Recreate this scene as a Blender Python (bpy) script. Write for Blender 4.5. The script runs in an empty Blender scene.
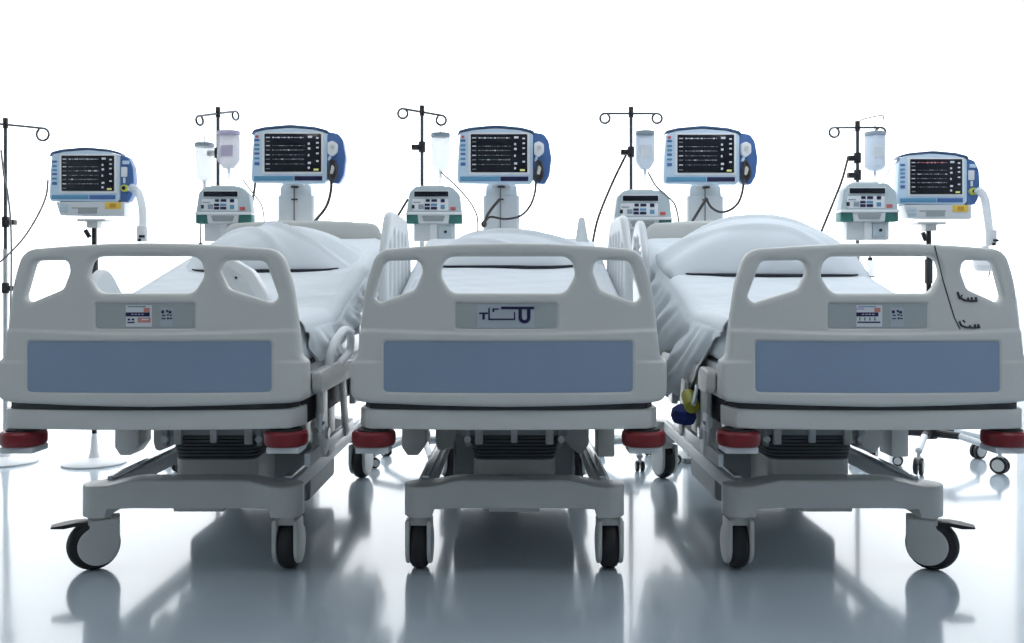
import bpy, bmesh, math, random
from mathutils import Vector, Matrix
random.seed(7)
PI = math.pi
S = bpy.context.scene
COL = S.collection

# ------------------------------------------------------------------ camera
FPX = 913.0
CAMH = 0.93
cam_d = bpy.data.cameras.new('camera')
cam_d.lens = FPX / 1024 * 36
cam_d.sensor_width = 36
cam_d.shift_y = -32.5 / 1024
cam_d.clip_end = 200
cam = bpy.data.objects.new('camera', cam_d)
COL.objects.link(cam)
cam.location = (0, 0, CAMH)
cam.rotation_euler = (PI / 2, 0, 0)
S.camera = cam

def P(px, py, d):                       # measuring aid: where a pixel's ray is at distance d
    return Vector(((px - 512) * d / FPX, d, CAMH - (py - 289) * d / FPX))

# ------------------------------------------------------------------ materials
def srgb(r, g, b):
    f = lambda c: (c / 255 / 12.92) if c / 255 <= 0.04045 else ((c / 255 + 0.055) / 1.055) ** 2.4
    return (f(r), f(g), f(b), 1)

def mat(name, col, rough=0.45, metal=0.0, spec=0.5, noise=0.0, nscale=8, bump=0.0, bscale=60, emit=None, alpha=None, trans=0.0, coat=0.0, sheen=0.0):
    m = bpy.data.materials.new(name)
    m.use_nodes = True
    nt = m.node_tree
    b = nt.nodes['Principled BSDF']
    b.inputs['Roughness'].default_value = rough
    b.inputs['Metallic'].default_value = metal
    b.inputs['Specular IOR Level'].default_value = spec
    b.inputs['Coat Weight'].default_value = coat
    b.inputs['Sheen Weight'].default_value = sheen
    b.inputs['Transmission Weight'].default_value = trans
    tc = nt.nodes.new('ShaderNodeTexCoord')
    nz = nt.nodes.new('ShaderNodeTexNoise')
    nz.inputs['Scale'].default_value = nscale
    nt.links.new(tc.outputs['Object'], nz.inputs['Vector'])
    mx = nt.nodes.new('ShaderNodeMix'); mx.data_type = 'RGBA'
    k = 1 - (noise or 0.02)
    mx.inputs['A'].default_value = (col[0] * k, col[1] * k, col[2] * k, 1)
    mx.inputs['B'].default_value = col
    nt.links.new(nz.outputs['Fac'], mx.inputs['Factor'])
    nt.links.new(mx.outputs['Result'], b.inputs['Base Color'])
    if bump:
        n2 = nt.nodes.new('ShaderNodeTexNoise'); n2.inputs['Scale'].default_value = bscale
        nt.links.new(tc.outputs['Object'], n2.inputs['Vector'])
        bp = nt.nodes.new('ShaderNodeBump'); bp.inputs['Strength'].default_value = bump
        bp.inputs['Distance'].default_value = 0.01
        nt.links.new(n2.outputs['Fac'], bp.inputs['Height'])
        nt.links.new(bp.outputs['Normal'], b.inputs['Normal'])
    if emit:
        b.inputs['Emission Color'].default_value = col
        b.inputs['Emission Strength'].default_value = emit
    if alpha is not None:
        b.inputs['Alpha'].default_value = alpha
    return m

M = {}
M['plastic'] = mat('moulded_plastic', (0.67, 0.68, 0.66, 1), 0.38, noise=0.03, nscale=3)
M['contactshade'] = mat('painted_contact_shade', (0.012, 0.016, 0.03, 1), 0.7)  # near-black colour for the painted shade line under the pillows
M['plastic_lt'] = mat('pale_plastic', (0.74, 0.77, 0.79, 1), 0.35)
M['plastic_dk'] = mat('grey_plastic', (0.36, 0.39, 0.40, 1), 0.45)
M['recess'] = mat('label_recess_plastic', (0.42, 0.46, 0.47, 1), 0.5)
M['blue'] = mat('blue_panel', (0.28, 0.37, 0.51, 1), 0.5, noise=0.06, nscale=5)
M['black'] = mat('black_rubber', (0.012, 0.012, 0.014, 1), 0.45)
M['dark'] = mat('dark_frame', (0.035, 0.038, 0.042, 1), 0.5)
M['bellow'] = mat('bellows_rubber', (0.10, 0.115, 0.13, 1), 0.42)
M['red'] = mat('red_bumper', (0.21, 0.010, 0.016, 1), 0.35)
M['steel'] = mat('painted_steel', (0.55, 0.58, 0.60, 1), 0.3, metal=0.3)
M['chrome'] = mat('brushed_metal', (0.62, 0.65, 0.68, 1), 0.22, metal=0.95)
M['pole'] = mat('pole_metal', (0.10, 0.11, 0.12, 1), 0.3, metal=0.7)
M['sheet'] = mat('white_cotton', (0.80, 0.85, 0.89, 1), 0.85, noise=0.03, bump=0.12, bscale=9, sheen=0.1)
M['mattress'] = mat('mattress_cover', (0.70, 0.76, 0.81, 1), 0.6)
M['pillow'] = mat('pillow_cotton', (0.74, 0.79, 0.83, 1), 0.8, noise=0.03, bump=0.15, bscale=7, sheen=0.1)
M['mon'] = mat('pale_blue_casing', (0.62, 0.77, 0.92, 1), 0.35)
M['monblue'] = mat('blue_casing', (0.075, 0.17, 0.42, 1), 0.35)
M['monrim'] = mat('navy_rim', (0.05, 0.11, 0.24, 1), 0.35)
M['teal'] = mat('teal_strip', (0.12, 0.33, 0.52, 1), 0.4)
M['navy'] = mat('navy_print', (0.01, 0.012, 0.07, 1), 0.4)
M['screen'] = mat('screen_glass', (0.008, 0.011, 0.02, 1), 0.12)
M['trace'] = mat('screen_trace', (0.62, 0.66, 0.70, 1), 0.5, emit=0.15)
M['traceR'] = mat('screen_trace_red', (0.75, 0.25, 0.28, 1), 0.5, emit=0.15)
M['traceY'] = mat('screen_trace_yellow', (0.75, 0.75, 0.25, 1), 0.5, emit=0.15)
M['tracedim'] = mat('screen_trace_dim', (0.20, 0.23, 0.26, 1), 0.5, emit=0.08)
M['white'] = mat('white_plastic', (0.86, 0.88, 0.90, 1), 0.35)
M['pump'] = mat('pump_casing', (0.54, 0.63, 0.67, 1), 0.4)
M['green'] = mat('green_trim', (0.05, 0.20, 0.18, 1), 0.45)
M['redkey'] = mat('red_key', (0.60, 0.12, 0.12, 1), 0.4)
M['yellow'] = mat('yellow_label', (0.85, 0.58, 0.08, 1), 0.45)
M['amber'] = mat('amber_print', (0.60, 0.34, 0.04, 1), 0.45)
M['ylime'] = mat('yellow_connector', (0.62, 0.66, 0.10, 1), 0.45)
M['olive'] = mat('olive_handle', (0.42, 0.40, 0.04, 1), 0.45)
M['bluecloth'] = mat('blue_fabric', (0.02, 0.04, 0.22, 1), 0.8)
M['bag'] = mat('clear_vinyl', (0.86, 0.91, 0.96, 1), 0.25, alpha=0.5)
M['bagpink'] = mat('milky_vinyl', (0.80, 0.80, 0.85, 1), 0.3, alpha=0.72)
M['bagclear'] = mat('thin_clear_vinyl', (0.80, 0.85, 0.89, 1), 0.25, alpha=0.5)
M['bagblue'] = mat('bluish_vinyl', (0.62, 0.72, 0.84, 1), 0.3, alpha=0.75)
M['lid'] = mat('grey_lid', (0.30, 0.36, 0.42, 1), 0.4)
M['cable'] = mat('dark_cable', (0.05, 0.045, 0.045, 1), 0.5)
M['cablegrey'] = mat('grey_cable', (0.22, 0.21, 0.20, 1), 0.5)
M['tube'] = mat('clear_tube', (0.80, 0.86, 0.92, 1), 0.3, alpha=0.7)
M['sticker'] = mat('sticker_paper', (0.72, 0.76, 0.80, 1), 0.5)
M['stickred'] = mat('sticker_red', (0.62, 0.26, 0.24, 1), 0.5)
M['sticklilac'] = mat('sticker_lilac', (0.55, 0.50, 0.66, 1), 0.5)
M['stickpad'] = mat('sticker_pad', (0.47, 0.53, 0.58, 1), 0.5)
M['wall'] = mat('wall_paint', (0.80, 0.82, 0.84, 1), 0.8, bump=0.05, bscale=120)
M['wallback'] = mat('grey_wall_paint', (0.62, 0.63, 0.63, 1), 0.8, bump=0.05, bscale=120)
M['ceiling'] = mat('ceiling_paint', (0.85, 0.86, 0.87, 1), 0.9)

# floor: pale glossy sheet vinyl
def floor_mat():
    m = mat('glossy_floor', (0.52, 0.60, 0.67, 1), 0.13, spec=0.5, noise=0.05, nscale=1.2)
    nt = m.node_tree; b = nt.nodes['Principled BSDF']
    b.inputs['IOR'].default_value = 1.5
    b.inputs['Specular IOR Level'].default_value = 0.95
    b.inputs['Coat Weight'].default_value = 0.3
    b.inputs['Coat Roughness'].default_value = 0.05
    tc = nt.nodes.new('ShaderNodeTexCoord'); nz = nt.nodes.new('ShaderNodeTexNoise')
    nz.inputs['Scale'].default_value = 1.7; nz.inputs['Detail'].default_value = 1
    bp = nt.nodes.new('ShaderNodeBump'); bp.inputs['Strength'].default_value = 0.06; bp.inputs['Distance'].default_value = 0.02
    nt.links.new(tc.outputs['Object'], nz.inputs['Vector'])
    nt.links.new(nz.outputs['Fac'], bp.inputs['Height'])
    nt.links.new(bp.outputs['Normal'], b.inputs['Normal'])
    return m
M['floor'] = floor_mat()

def glass_mat():
    m = bpy.data.materials.new('window_glass'); m.use_nodes = True
    nt = m.node_tree; nt.nodes.clear()
    o = nt.nodes.new('ShaderNodeOutputMaterial'); t = nt.nodes.new('ShaderNodeBsdfTransparent')
    g = nt.nodes.new('ShaderNodeBsdfGlossy'); g.inputs['Roughness'].default_value = 0.02
    mx = nt.nodes.new('ShaderNodeMixShader'); mx.inputs[0].default_value = 0.04
    nt.links.new(t.outputs[0], mx.inputs[1]); nt.links.new(g.outputs[0], mx.inputs[2])
    nt.links.new(mx.outputs[0], o.inputs[0])
    return m
M['glass'] = glass_mat()

def curtain_mat():
    m = bpy.data.materials.new('sheer_curtain'); m.use_nodes = True
    nt = m.node_tree; nt.nodes.clear()
    o = nt.nodes.new('ShaderNodeOutputMaterial')
    d = nt.nodes.new('ShaderNodeBsdfDiffuse'); d.inputs[0].default_value = (0.78, 0.84, 0.87, 1)
    t = nt.nodes.new('ShaderNodeBsdfTranslucent'); t.inputs[0].default_value = (0.60, 0.63, 0.65, 1)
    tr = nt.nodes.new('ShaderNodeBsdfTransparent')
    wv = nt.nodes.new('ShaderNodeTexNoise'); wv.inputs['Scale'].default_value = 30
    mp = nt.nodes.new('ShaderNodeMapRange'); mp.inputs['To Min'].default_value = 0.87; mp.inputs['To Max'].default_value = 0.93
    a = nt.nodes.new('ShaderNodeMixShader'); a.inputs[0].default_value = 0.6
    b = nt.nodes.new('ShaderNodeMixShader')
    nt.links.new(wv.outputs['Fac'], mp.inputs['Value']); nt.links.new(mp.outputs[0], b.inputs[0])
    nt.links.new(d.outputs[0], a.inputs[1]); nt.links.new(t.outputs[0], a.inputs[2])
    nt.links.new(tr.outputs[0], b.inputs[1]); nt.links.new(a.outputs[0], b.inputs[2])
    nt.links.new(b.outputs[0], o.inputs[0])
    return m
M['curtain'] = curtain_mat()

# ------------------------------------------------------------------ mesh tools
def fillet(pts, n=6):
    """pts: (u, v, r) -> polygon with rounded corners"""
    out = []
    N = len(pts)
    for i in range(N):
        p = Vector(pts[i][:2]); r = pts[i][2] if len(pts[i]) > 2 else 0
        a = Vector(pts[i - 1][:2]) - p; b = Vector(pts[(i + 1) % N][:2]) - p
        if r <= 0 or a.length < 1e-6 or b.length < 1e-6:
            out.append((p.x, p.y)); continue
        la, lb = a.length, b.length
        a.normalize(); b.normalize()
        ang = math.acos(max(-1, min(1, a.dot(b))))
        if ang > PI - 0.02: out.append((p.x, p.y)); continue
        t = min(r / math.tan(ang / 2), la * 0.49, lb * 0.49)
        r2 = t * math.tan(ang / 2)
        c = p + (a + b).normalized() * (r2 / math.sin(ang / 2))
        s = p + a * t - c; e = p + b * t - c
        a0 = math.atan2(s.y, s.x); a1 = math.atan2(e.y, e.x)
        d = a1 - a0
        while d > PI: d -= 2 * PI
        while d < -PI: d += 2 * PI
        for k in range(n + 1):
            q = a0 + d * k / n
            out.append((c.x + r2 * math.cos(q), c.y + r2 * math.sin(q)))
    return out

def rrect(u0, v0, u1, v1, r, n=5):
    return fillet([(u0, v0, r), (u1, v0, r), (u1, v1, r), (u0, v1, r)], n)

def spline(pts, n=8, closed=False):
    p = [Vector(q) for q in pts]
    if len(p) < 3: return p
    out = []
    N = len(p)
    segs = N if closed else N - 1
    for i in range(segs):
        if closed:
            a, b, c, d = p[i - 1], p[i], p[(i + 1) % N], p[(i + 2) % N]
        else:
            b, c = p[i], p[i + 1]
            a = p[i - 1] if i > 0 else b * 2 - c
            d = p[i + 2] if i + 2 < N else c * 2 - b
        for k in range(n):
            t = k / n
            out.append(0.5 * ((2 * b) + (c - a) * t + (2 * a - 5 * b + 4 * c - d) * t * t + (3 * b - a - 3 * c + d) * t ** 3))
    if not closed: out.append(p[-1])
    return out

class MB:
    def __init__(s):
        s.bm = bmesh.new(); s.mats = []
    def mi(s, m):
        if m not in s.mats: s.mats.append(m)
        return s.mats.index(m)
    def _fin(s, faces, m):
        i = s.mi(m)
        for f in faces: f.material_index = i
    def _bevel(s, faces, r, seg=2, sharp=0.6):
        edges = set()
        for f in faces:
            for e in f.edges: edges.add(e)
        es = [e for e in edges if len(e.link_faces) == 2 and e.calc_face_angle(0) > sharp]
        if not es: return faces
        vs = {v for f in faces for v in f.verts}
        bmesh.ops.bevel(s.bm, geom=es, offset=r, segments=seg, profile=0.6, affect='EDGES', clamp_overlap=True)
    def _track(s, m, fn, bev=0, seg=2, xf=None):
        t = bmesh.new()
        fn(t)
        bmesh.ops.recalc_face_normals(t, faces=t.faces[:])
        if bev:
            es = [e for e in t.edges if len(e.link_faces) == 2 and e.calc_face_angle(0) > 0.6]
            if es:
                bmesh.ops.bevel(t, geom=es, offset=bev, segments=seg, profile=0.6, affect='EDGES', clamp_overlap=True)
        if xf is not None: bmesh.ops.transform(t, matrix=xf, verts=t.verts[:])
        i = s.mi(m)
        vm = [s.bm.verts.new(v.co) for v in t.verts]
        t.verts.index_update()
        for f in t.faces:
            try:
                g = s.bm.faces.new([vm[v.index] for v in f.verts]); g.material_index = i
            except ValueError: pass
        t.free()
        return s
    def box(s, x0, y0, z0, x1, y1, z1, m, bev=0.003, seg=2, xf=None):
        def fn(t):
            bmesh.ops.create_cube(t, size=1)
            for v in t.verts:
                v.co = Vector(((x0 + x1) / 2 + v.co.x * (x1 - x0), (y0 + y1) / 2 + v.co.y * (y1 - y0), (z0 + z1) / 2 + v.co.z * (z1 - z0)))
        return s._track(m, fn, bev, seg, xf)
    def prism(s, poly, a0, a1, m, axis='Y', bev=0.0, seg=2, xf=None):
        """polygon (u,v) extruded: axis Y -> (u, a, v); Z -> (u, v, a); X -> (a, u, v)"""
        def at(u, v, a):
            return {'Y': (u, a, v), 'Z': (u, v, a), 'X': (a, u, v)}[axis]
        def fn(t):
            A = [t.verts.new(at(u, v, a0)) for u, v in poly]
            B = [t.verts.new(at(u, v, a1)) for u, v in poly]
            t.faces.new(A); t.faces.new(B[::-1])
            n = len(poly)
            for i in range(n):
                t.faces.new((A[i], B[i], B[(i + 1) % n], A[(i + 1) % n]))
        return s._track(m, fn, bev, seg, xf)
    def tube(s, pts, r, m, seg=8, closed=False, smooth=0, radii=None, cap=True, flat=1.0):
        if smooth: pts = spline(pts, smooth, closed)
        pts = [Vector(p) for p in pts]
        N = len(pts)
        def fn(t):
            rings = []
            up = None
            for i, p in enumerate(pts):
                if closed: d = pts[(i + 1) % N] - pts[i - 1]
                else: d = pts[min(i + 1, N - 1)] - pts[max(i - 1, 0)]
                d.normalize()
                if up is None:
                    up = Vector((0, 0, 1)) if abs(d.z) < 0.9 else Vector((1, 0, 0))
                sx = d.cross(up)
                if sx.length < 1e-5: sx = d.cross(Vector((0, 1, 0)))
                sx.normalize(); up = sx.cross(d).normalized()
                rr = r if radii is None else radii[min(int(i * len(radii) / N), len(radii) - 1)] if len(radii) != N else radii[i]
                rings.append([t.verts.new(p + (sx * math.cos(a) + up * math.sin(a) * flat) * rr) for a in [2 * PI * k / seg for k in range(seg)]])
            for i in range(N if closed else N - 1):
                A, B = rings[i], rings[(i + 1) % N]
                for k in range(seg):
                    t.faces.new((A[k], A[(k + 1) % seg], B[(k + 1) % seg], B[k]))
            if not closed and cap:
                t.faces.new(rings[0][::-1]); t.faces.new(rings[-1])
        return s._track(m, fn)
    def cyl(s, a, b, r, m, seg=20, r2=None, bev=0, xf=None):
        a = Vector(a); b = Vector(b); r2 = r if r2 is None else r2
        def fn(t):
            d = (b - a).normalized()
            q = d.to_track_quat('Z', 'Y').to_matrix()
            A = []; B = []
            for k in range(seg):
                an = 2 * PI * k / seg; v = q @ Vector((math.cos(an), math.sin(an), 0))
                A.append(t.verts.new(a + v * r)); B.append(t.verts.new(b + v * r2))
            t.faces.new(A[::-1]); t.faces.new(B)
            for k in range(seg): t.faces.new((A[k], A[(k + 1) % seg], B[(k + 1) % seg], B[k]))
        return s._track(m, fn, bev, 2, xf)
    def lathe(s, prof, m, c=(0, 0, 0), axis='Z', seg=28, xf=None, sx=1, sy=1):
        def fn(t):
            rings = []
            for (r, h) in prof:
                ring = []
                for k in range(seg):
                    a = 2 * PI * k / seg
                    u, v = r * math.cos(a) * sx, r * math.sin(a) * sy
                    co = {'Z': (u, v, h), 'Y': (u, h, v), 'X': (h, u, v)}[axis]
                    ring.append(t.verts.new(Vector(co) + Vector(c)))
                rings.append(ring)
            for i in range(len(rings) - 1):
                for k in range(seg):
                    t.faces.new((rings[i][k], rings[i][(k + 1) % seg], rings[i + 1][(k + 1) % seg], rings[i + 1][k]))
            t.faces.new(rings[0][::-1]); t.faces.new(rings[-1])
        return s._track(m, fn, 0, 2, xf)
    def loft(s, rings, m, closed_ring=True, caps=True):
        def fn(t):
            R = [[t.verts.new(p) for p in r] for r in rings]
            n = len(R[0])
            for i in range(len(R) - 1):
                for k in range(n if closed_ring else n - 1):
                    t.faces.new((R[i][k], R[i][(k + 1) % n], R[i + 1][(k + 1) % n], R[i + 1][k]))
            if caps and closed_ring:
                t.faces.new(R[0][::-1]); t.faces.new(R[-1])
        return s._track(m, fn)
    def move(s, fn):
        for v in s.bm.verts: v.co = Vector(fn(v.co))
        return s
    def build(s, name, parent=None, loc=(0, 0, 0), smooth=35):
        me = bpy.data.meshes.new(name)
        s.bm.to_mesh(me); s.bm.free()
        for m in s.mats: me.materials.append(M[m])
        finish(me, smooth)
        o = bpy.data.objects.new(name, me); COL.objects.link(o)
        o.location = loc
        if parent: o.parent = parent
        return o

def finish(me, ang=35):
    me.polygons.foreach_set('use_smooth', [True] * len(me.polygons))
    if ang < 180: me.set_sharp_from_angle(angle=math.radians(ang))
    me.update()

def empty(name, loc=(0, 0, 0), rz=0, parent=None):
    o = bpy.data.objects.new(name, None); COL.objects.link(o)
    o.empty_display_size = 0.1
    o.location = loc; o.rotation_euler = (0, 0, rz)
    if parent: o.parent = parent
    return o

def tag(o, label=None, cat=None, group=None, kind=None):
    if label: o['label'] = label
    if cat: o['category'] = cat
    if group: o['group'] = group
    if kind: o['kind'] = kind
    return o

def kids(o): return [c for c in bpy.data.objects if c.parent == o]
def copy_tree(o, parent=None):
    c = o.copy(); COL.objects.link(c); c.parent = parent
    for ch in kids(o): copy_tree(ch, c)
    return c

def smst(x, a, b):
    t = max(0, min(1, (x - a) / (b - a))); return t * t * (3 - 2 * t)

# ------------------------------------------------------------------ the room
XW, YB, YF, ZC = 4.4, 6.3, -3.4, 3.3
tag(MB().box(-XW, YF, -0.08, XW, YB + .1, 0, 'floor', 0).build('floor'), 'pale blue grey glossy hospital floor', kind='structure')
tag(MB().box(-XW, YF, ZC, XW, YB, ZC + .1, 'ceiling', 0).build('ceiling'), 'white ceiling above the ward', kind='structure')
tag(MB().box(-XW - .1, YF, 0, -XW, YB, ZC, 'wall', 0).build('wall_left'), 'white wall on the left side', kind='structure')
tag(MB().box(XW, YF, 0, XW + .1, YB, ZC, 'wall', 0).build('wall_right'), 'white wall on the right side', kind='structure')
tag(MB().box(-XW, YF - .1, 0, XW, YF, ZC, 'wallback', 0).build('wall_front'), 'grey wall behind the viewer', kind='structure')
win = MB()
win.box(-XW, YB, 0, XW, YB + .01, ZC, 'glass', 0)
tag(win.build('window_1'), 'floor to ceiling window filled with white daylight', kind='structure')

w = bpy.data.worlds.new('daylight'); S.world = w; w.use_nodes = True
bg = w.node_tree.nodes['Background']
bg.inputs['Color'].default_value = (0.93, 0.97, 1.0, 1)
bg.inputs['Strength'].default_value = 2.7

def area(name, loc, rot, sx, sy, power, col=(1, 1, 1)):
    l = bpy.data.lights.new(name, 'AREA'); l.shape = 'RECTANGLE'; l.size = sx; l.size_y = sy
    l.energy = power; l.color = col
    o = bpy.data.objects.new(name, l); COL.objects.link(o); o.location = loc; o.rotation_euler = rot
    return o
# added fill lamps, out of view, brighten the bed fronts; white panels above them
for (x, y) in ((-1.8, 1.2), (1.8, 1.2), (-1.8, 3.9), (1.8, 3.9)):
    area('fill_lamp', (x, y, ZC - .045), (0, 0, 0), 1.1, .5, (10 if y < 2 else 6) if x < 0 else 20, (1, .985, .95) if x < 0 else (.88, .94, 1))
    f = MB().box(x - .6, y - .3, ZC - .03, x + .6, y + .3, ZC, 'white', .004)
    tag(f.build('fill_lamp_panel'), 'flat rectangular panel added above an unseen fill lamp', 'fill lamp panel', 'added fill lamp panels')

# ------------------------------------------------------------------ footboard
BOW = 0.047
def bow(x): return BOW * min(1.15, (x / 0.475) ** 2)
def F(px, py): return ((px - 508.5) / 332.0, CAMH - (py - 289) / 332.0)
def FP(lst): return [F(a, b) + ((c / 332.0) if c else 0,) for a, b, c in lst]

def mirror_px(l): return [(1017 - a, b, c) for a, b, c in reversed(l)]

left_side = [(508, 405.5, 0), (440, 404.5, 0), (372, 403, 0), (350, 401, 17), (350, 361, 5), (357, 356, 8), (361, 318, 200), (366, 282, 120), (377, 249.5, 20), (430, 246, 0), (470, 244, 0), (508, 243.5, 0)]
outline = FP(left_side + mirror_px(left_side[1:-1]))
def holes(c0, c1, l0, r0, lw=48, rw=48):
    """three openings: middle one from c0 to c1, outer ones starting at l0 / ending at r0 (mid-bed pixels)"""
    hc = FP([(c0 + 5, 257, 12), (c1 - 5, 257, 12), (c1, 275, 14), (c1 - 11, 293, 12), (c0 + 11, 293, 12), (c0, 275, 14)])
    k = lw / 48
    hl = FP([(l0 + 11 * k, 261, 7), (l0 + 46 * k, 260.5, 7), (l0 + lw, 272, 8), (l0 + 41 * k, 289, 8), (l0 + 5 * k, 303, 8), (l0, 297, 4)])
    k = rw / 48
    hr = FP([(r0 - 11 * k, 261, 7), (r0 - 5 * k, 303, 8), (r0 - 41 * k, 289, 8), (r0 - rw, 272, 8), (r0 - 46 * k, 260.5, 7)][:0] + [(r0 - 46 * k, 260.5, 7), (r0 - 11 * k, 261, 7), (r0, 297, 4), (r0 - 5 * k, 303, 8), (r0 - 41 * k, 289, 8), (r0 - rw, 272, 8)])
    return [hl, hc, hr]
HOLES = [holes(447, 565, 379, 637, 49, 57), holes(441, 575, 375, 640, 48, 48), holes(449, 571, 378, 637, 58, 45)]
hole_l, hole_c, hole_r = holes(441, 576, 375, 642)

def curve_board(polys, thick, bevel, voxel):
    cu = bpy.data.curves.new('tmp', 'CURVE'); cu.dimensions = '2D'; cu.fill_mode = 'BOTH'
    cu.extrude = thick / 2 - bevel; cu.bevel_depth = bevel; cu.bevel_resolution = 3; cu.offset = -bevel
    for k, poly in enumerate(polys):
        sp = cu.splines.new('POLY'); pts = fillet(poly, 7)
        if k and abs(0): pts = pts[::-1]
        sp.points.add(len(pts) - 1)
        for i, (u, v) in enumerate(pts): sp.points[i].co = (u, v, 0, 1)
        sp.use_cyclic_u = True
    o = bpy.data.objects.new('tmp', cu); COL.objects.link(o)
    dg = bpy.context.evaluated_depsgraph_get()
    me = bpy.data.meshes.new_from_object(o.evaluated_get(dg))
    bpy.data.objects.remove(o)
    o = bpy.data.objects.new('tmp', me); COL.objects.link(o)
    bm = bmesh.new(); bm.from_mesh(me); bmesh.ops.remove_doubles(bm, verts=bm.verts[:], dist=1e-5); bm.to_mesh(me); bm.free()
    r = o.modifiers.new('r', 'REMESH'); r.mode = 'VOXEL'; r.voxel_size = voxel; r.use_smooth_shade = True
    sm = o.modifiers.new('s', 'SMOOTH'); sm.factor = 0.5; sm.iterations = 2
    dg = bpy.context.evaluated_depsgraph_get(); dg.update()
    me2 = bpy.data.meshes.new_from_object(o.evaluated_get(dg))
    bpy.data.objects.remove(o)
    return me2

TH = 0.042
def rr_in(x, z, x0, z0, x1, z1, r, soft):
    """1 inside a rounded rectangle, 0 outside, soft edge"""
    cx, cz = (x0 + x1) / 2, (z0 + z1) / 2
    dx, dz = abs(x - cx) - ((x1 - x0) / 2 - r), abs(z - cz) - ((z1 - z0) / 2 - r)
    d = math.hypot(max(dx, 0), max(dz, 0)) + min(max(dx, dz), 0) - r
    return 1 - smst(d, -soft, soft)
PX0, PZ0 = F(384, 391.5); PX1, PZ1 = F(632, 340)
LX0, LZ0 = F(455.5, 328.5); LX1, LZ1 = F(556.5, 302.5)
def board_mesh(k):
    me = curve_board([outline] + HOLES[k], TH, 0.015, 0.0042)
    for v in me.vertices:
        x, z, d = v.co.x, v.co.y, -v.co.z        # 2D curve plane -> XZ ; d: + is front? map front to -Y
        y = v.co.z
        if y < 0:                                 # front face
            fr = smst(-y, 0.004, TH / 2 - .002)
            ledge = CAMH - (330.5 + 3 * math.cos(min(1, abs(x) / .4) * PI / 2) - 289) / 332
            y -= fr * 0.0085 * (1 - smst(z, ledge - .003, ledge + .006))
            y -= fr * 0.005 * (1 - smst(z, .708, .716)) * smst(abs(x), .36, .42)
            y += fr * 0.006 * rr_in(x, z, PX0, PZ0, PX1, PZ1, .012, .003)
            y += fr * 0.006 * rr_in(x, z, LX0, LZ0, LX1, LZ1, .008, .003)
        y += bow(x) + TH / 2
        v.co = (x, y, z)
    me.materials.clear(); me.materials.append(M['plastic'])
    bm = bmesh.new(); bm.from_mesh(me); bmesh.ops.recalc_face_normals(bm, faces=bm.faces[:]); bm.to_mesh(me); bm.free()
    finish(me, 180)
    return me

def bent_plate(x0, z0, x1, z1, r, y, th, m, n=24):
    """thin rounded plate following the bow of the board; its face lies at y in front of the curve"""
    b = MB()
    poly = rrect(x0, z0, x1, z1, r, 5)
    # subdivide long edges so that it bends
    pts = []
    for i in range(len(poly)):
        a = Vector(poly[i]); c = Vector(poly[(i + 1) % len(poly)])
        k = max(1, int(abs(a.x - c.x) / ((x1 - x0) / n)))
        for j in range(k): pts.append(tuple(a.lerp(c, j / k)))
    # build as strips: sample columns
    xs = [x0 + (x1 - x0) * i / n for i in range(n + 1)]
    def span(x):
        zs = []
        for i in range(len(poly)):
            a, c = poly[i], poly[(i + 1) % len(poly)]
            if (a[0] - x) * (c[0] - x) <= 1e-12 and abs(a[0] - c[0]) > 1e-9:
                t = (x - a[0]) / (c[0] - a[0]); zs.append(a[1] + (c[1] - a[1]) * t)
        return (min(zs), max(zs)) if zs else (z0 + r, z1 - r)
    e = [x0 + r * (1 - math.cos(PI / 2 * k / 4)) for k in range(4)]
    xs = sorted(set([round(q, 5) for q in e + [x1 + x0 - q for q in e] + [q for q in xs if x0 + r < q < x1 - r] + [x0 + 1e-4, x1 - 1e-4] if q > x0 and q < x1]))
    rings = []
    for x in xs:
        lo, hi = span(x); yy = y + bow(x)
        rings.append([(x, yy, lo), (x, yy, hi), (x, yy + th, hi), (x, yy + th, lo)])
    b.loft(rings, m)
    return b

# ------------------------------------------------------------------ caster
def caster(parent, x, y, heading, pedal=False, r=0.083, name='caster'):
    """heading: direction the wheel trails to (rad, 0 = +Y)"""
    c = empty(name, (x, y, 0), heading, parent)
    t = MB(); off = .018
    t.lathe([(r * .55, -.028), (r * .86, -.028), (r * .94, -.023), (r * .985, -.014), (r, -.005), (r, .005), (r * .985, .014), (r * .94, .023), (r * .86, .028), (r * .55, .028)], 'black', (0, off, r), 'X', 32)
    t.build('tyre', c)
    h = MB()
    for s in (-1, 1):
        # cover: disc merging into a stem
        poly = []
        R = r * .765
        for k in range(26):
            a = PI + 1.36 * PI * k / 25
            poly.append((off - .016 + R * math.cos(a), r + R * math.sin(a)))
        poly.append((.026, .172)); poly.append((off - .016 - R, .172))
        h.prism(poly, s * .028, s * .043, 'plastic', 'X', .007, 3)
    h.cyl((0, 0, .158), (0, 0, .186), .036, 'plastic', 24, bev=.004)
    h.box(-.03, -.034, .150, .03, .034, .172, 'plastic', .004)
    h.build('wheel_cover', c)
    if pedal:
        p = MB()
        path = [(-.03, .158), (.03, .163), (.07, .164), (.105, .160), (.145, .154)]
        ring = []
        for (yy, z) in path:
            hw = .030 if yy < .08 else (.034 if yy < .12 else .022)
            th = .020 if yy < .05 else (.012 if yy < .12 else .005)
            ring.append([(-hw, yy, z - th), (hw, yy, z - th), (hw * .9, yy, z), (-hw * .9, yy, z)])
        p.loft(ring, 'black')
        p.box(-.02, .0, .14, .02, .07, .165, 'black', .004)
        p.build('brake_pedal', c)
    return c

# ------------------------------------------------------------------ bed
BASEY = 0.34          # caster line behind the footboard front
REARY = 1.79
HEADY = 1.98
def deckz(y):  # foot part flat, back part raised         # top of the mattress along the bed
    return 0.835 + 0.012 * smst(y, .1, .5) + 0.25 * max(0, y - .62) ** 1.0 * smst(y, .55, .85)

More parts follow.
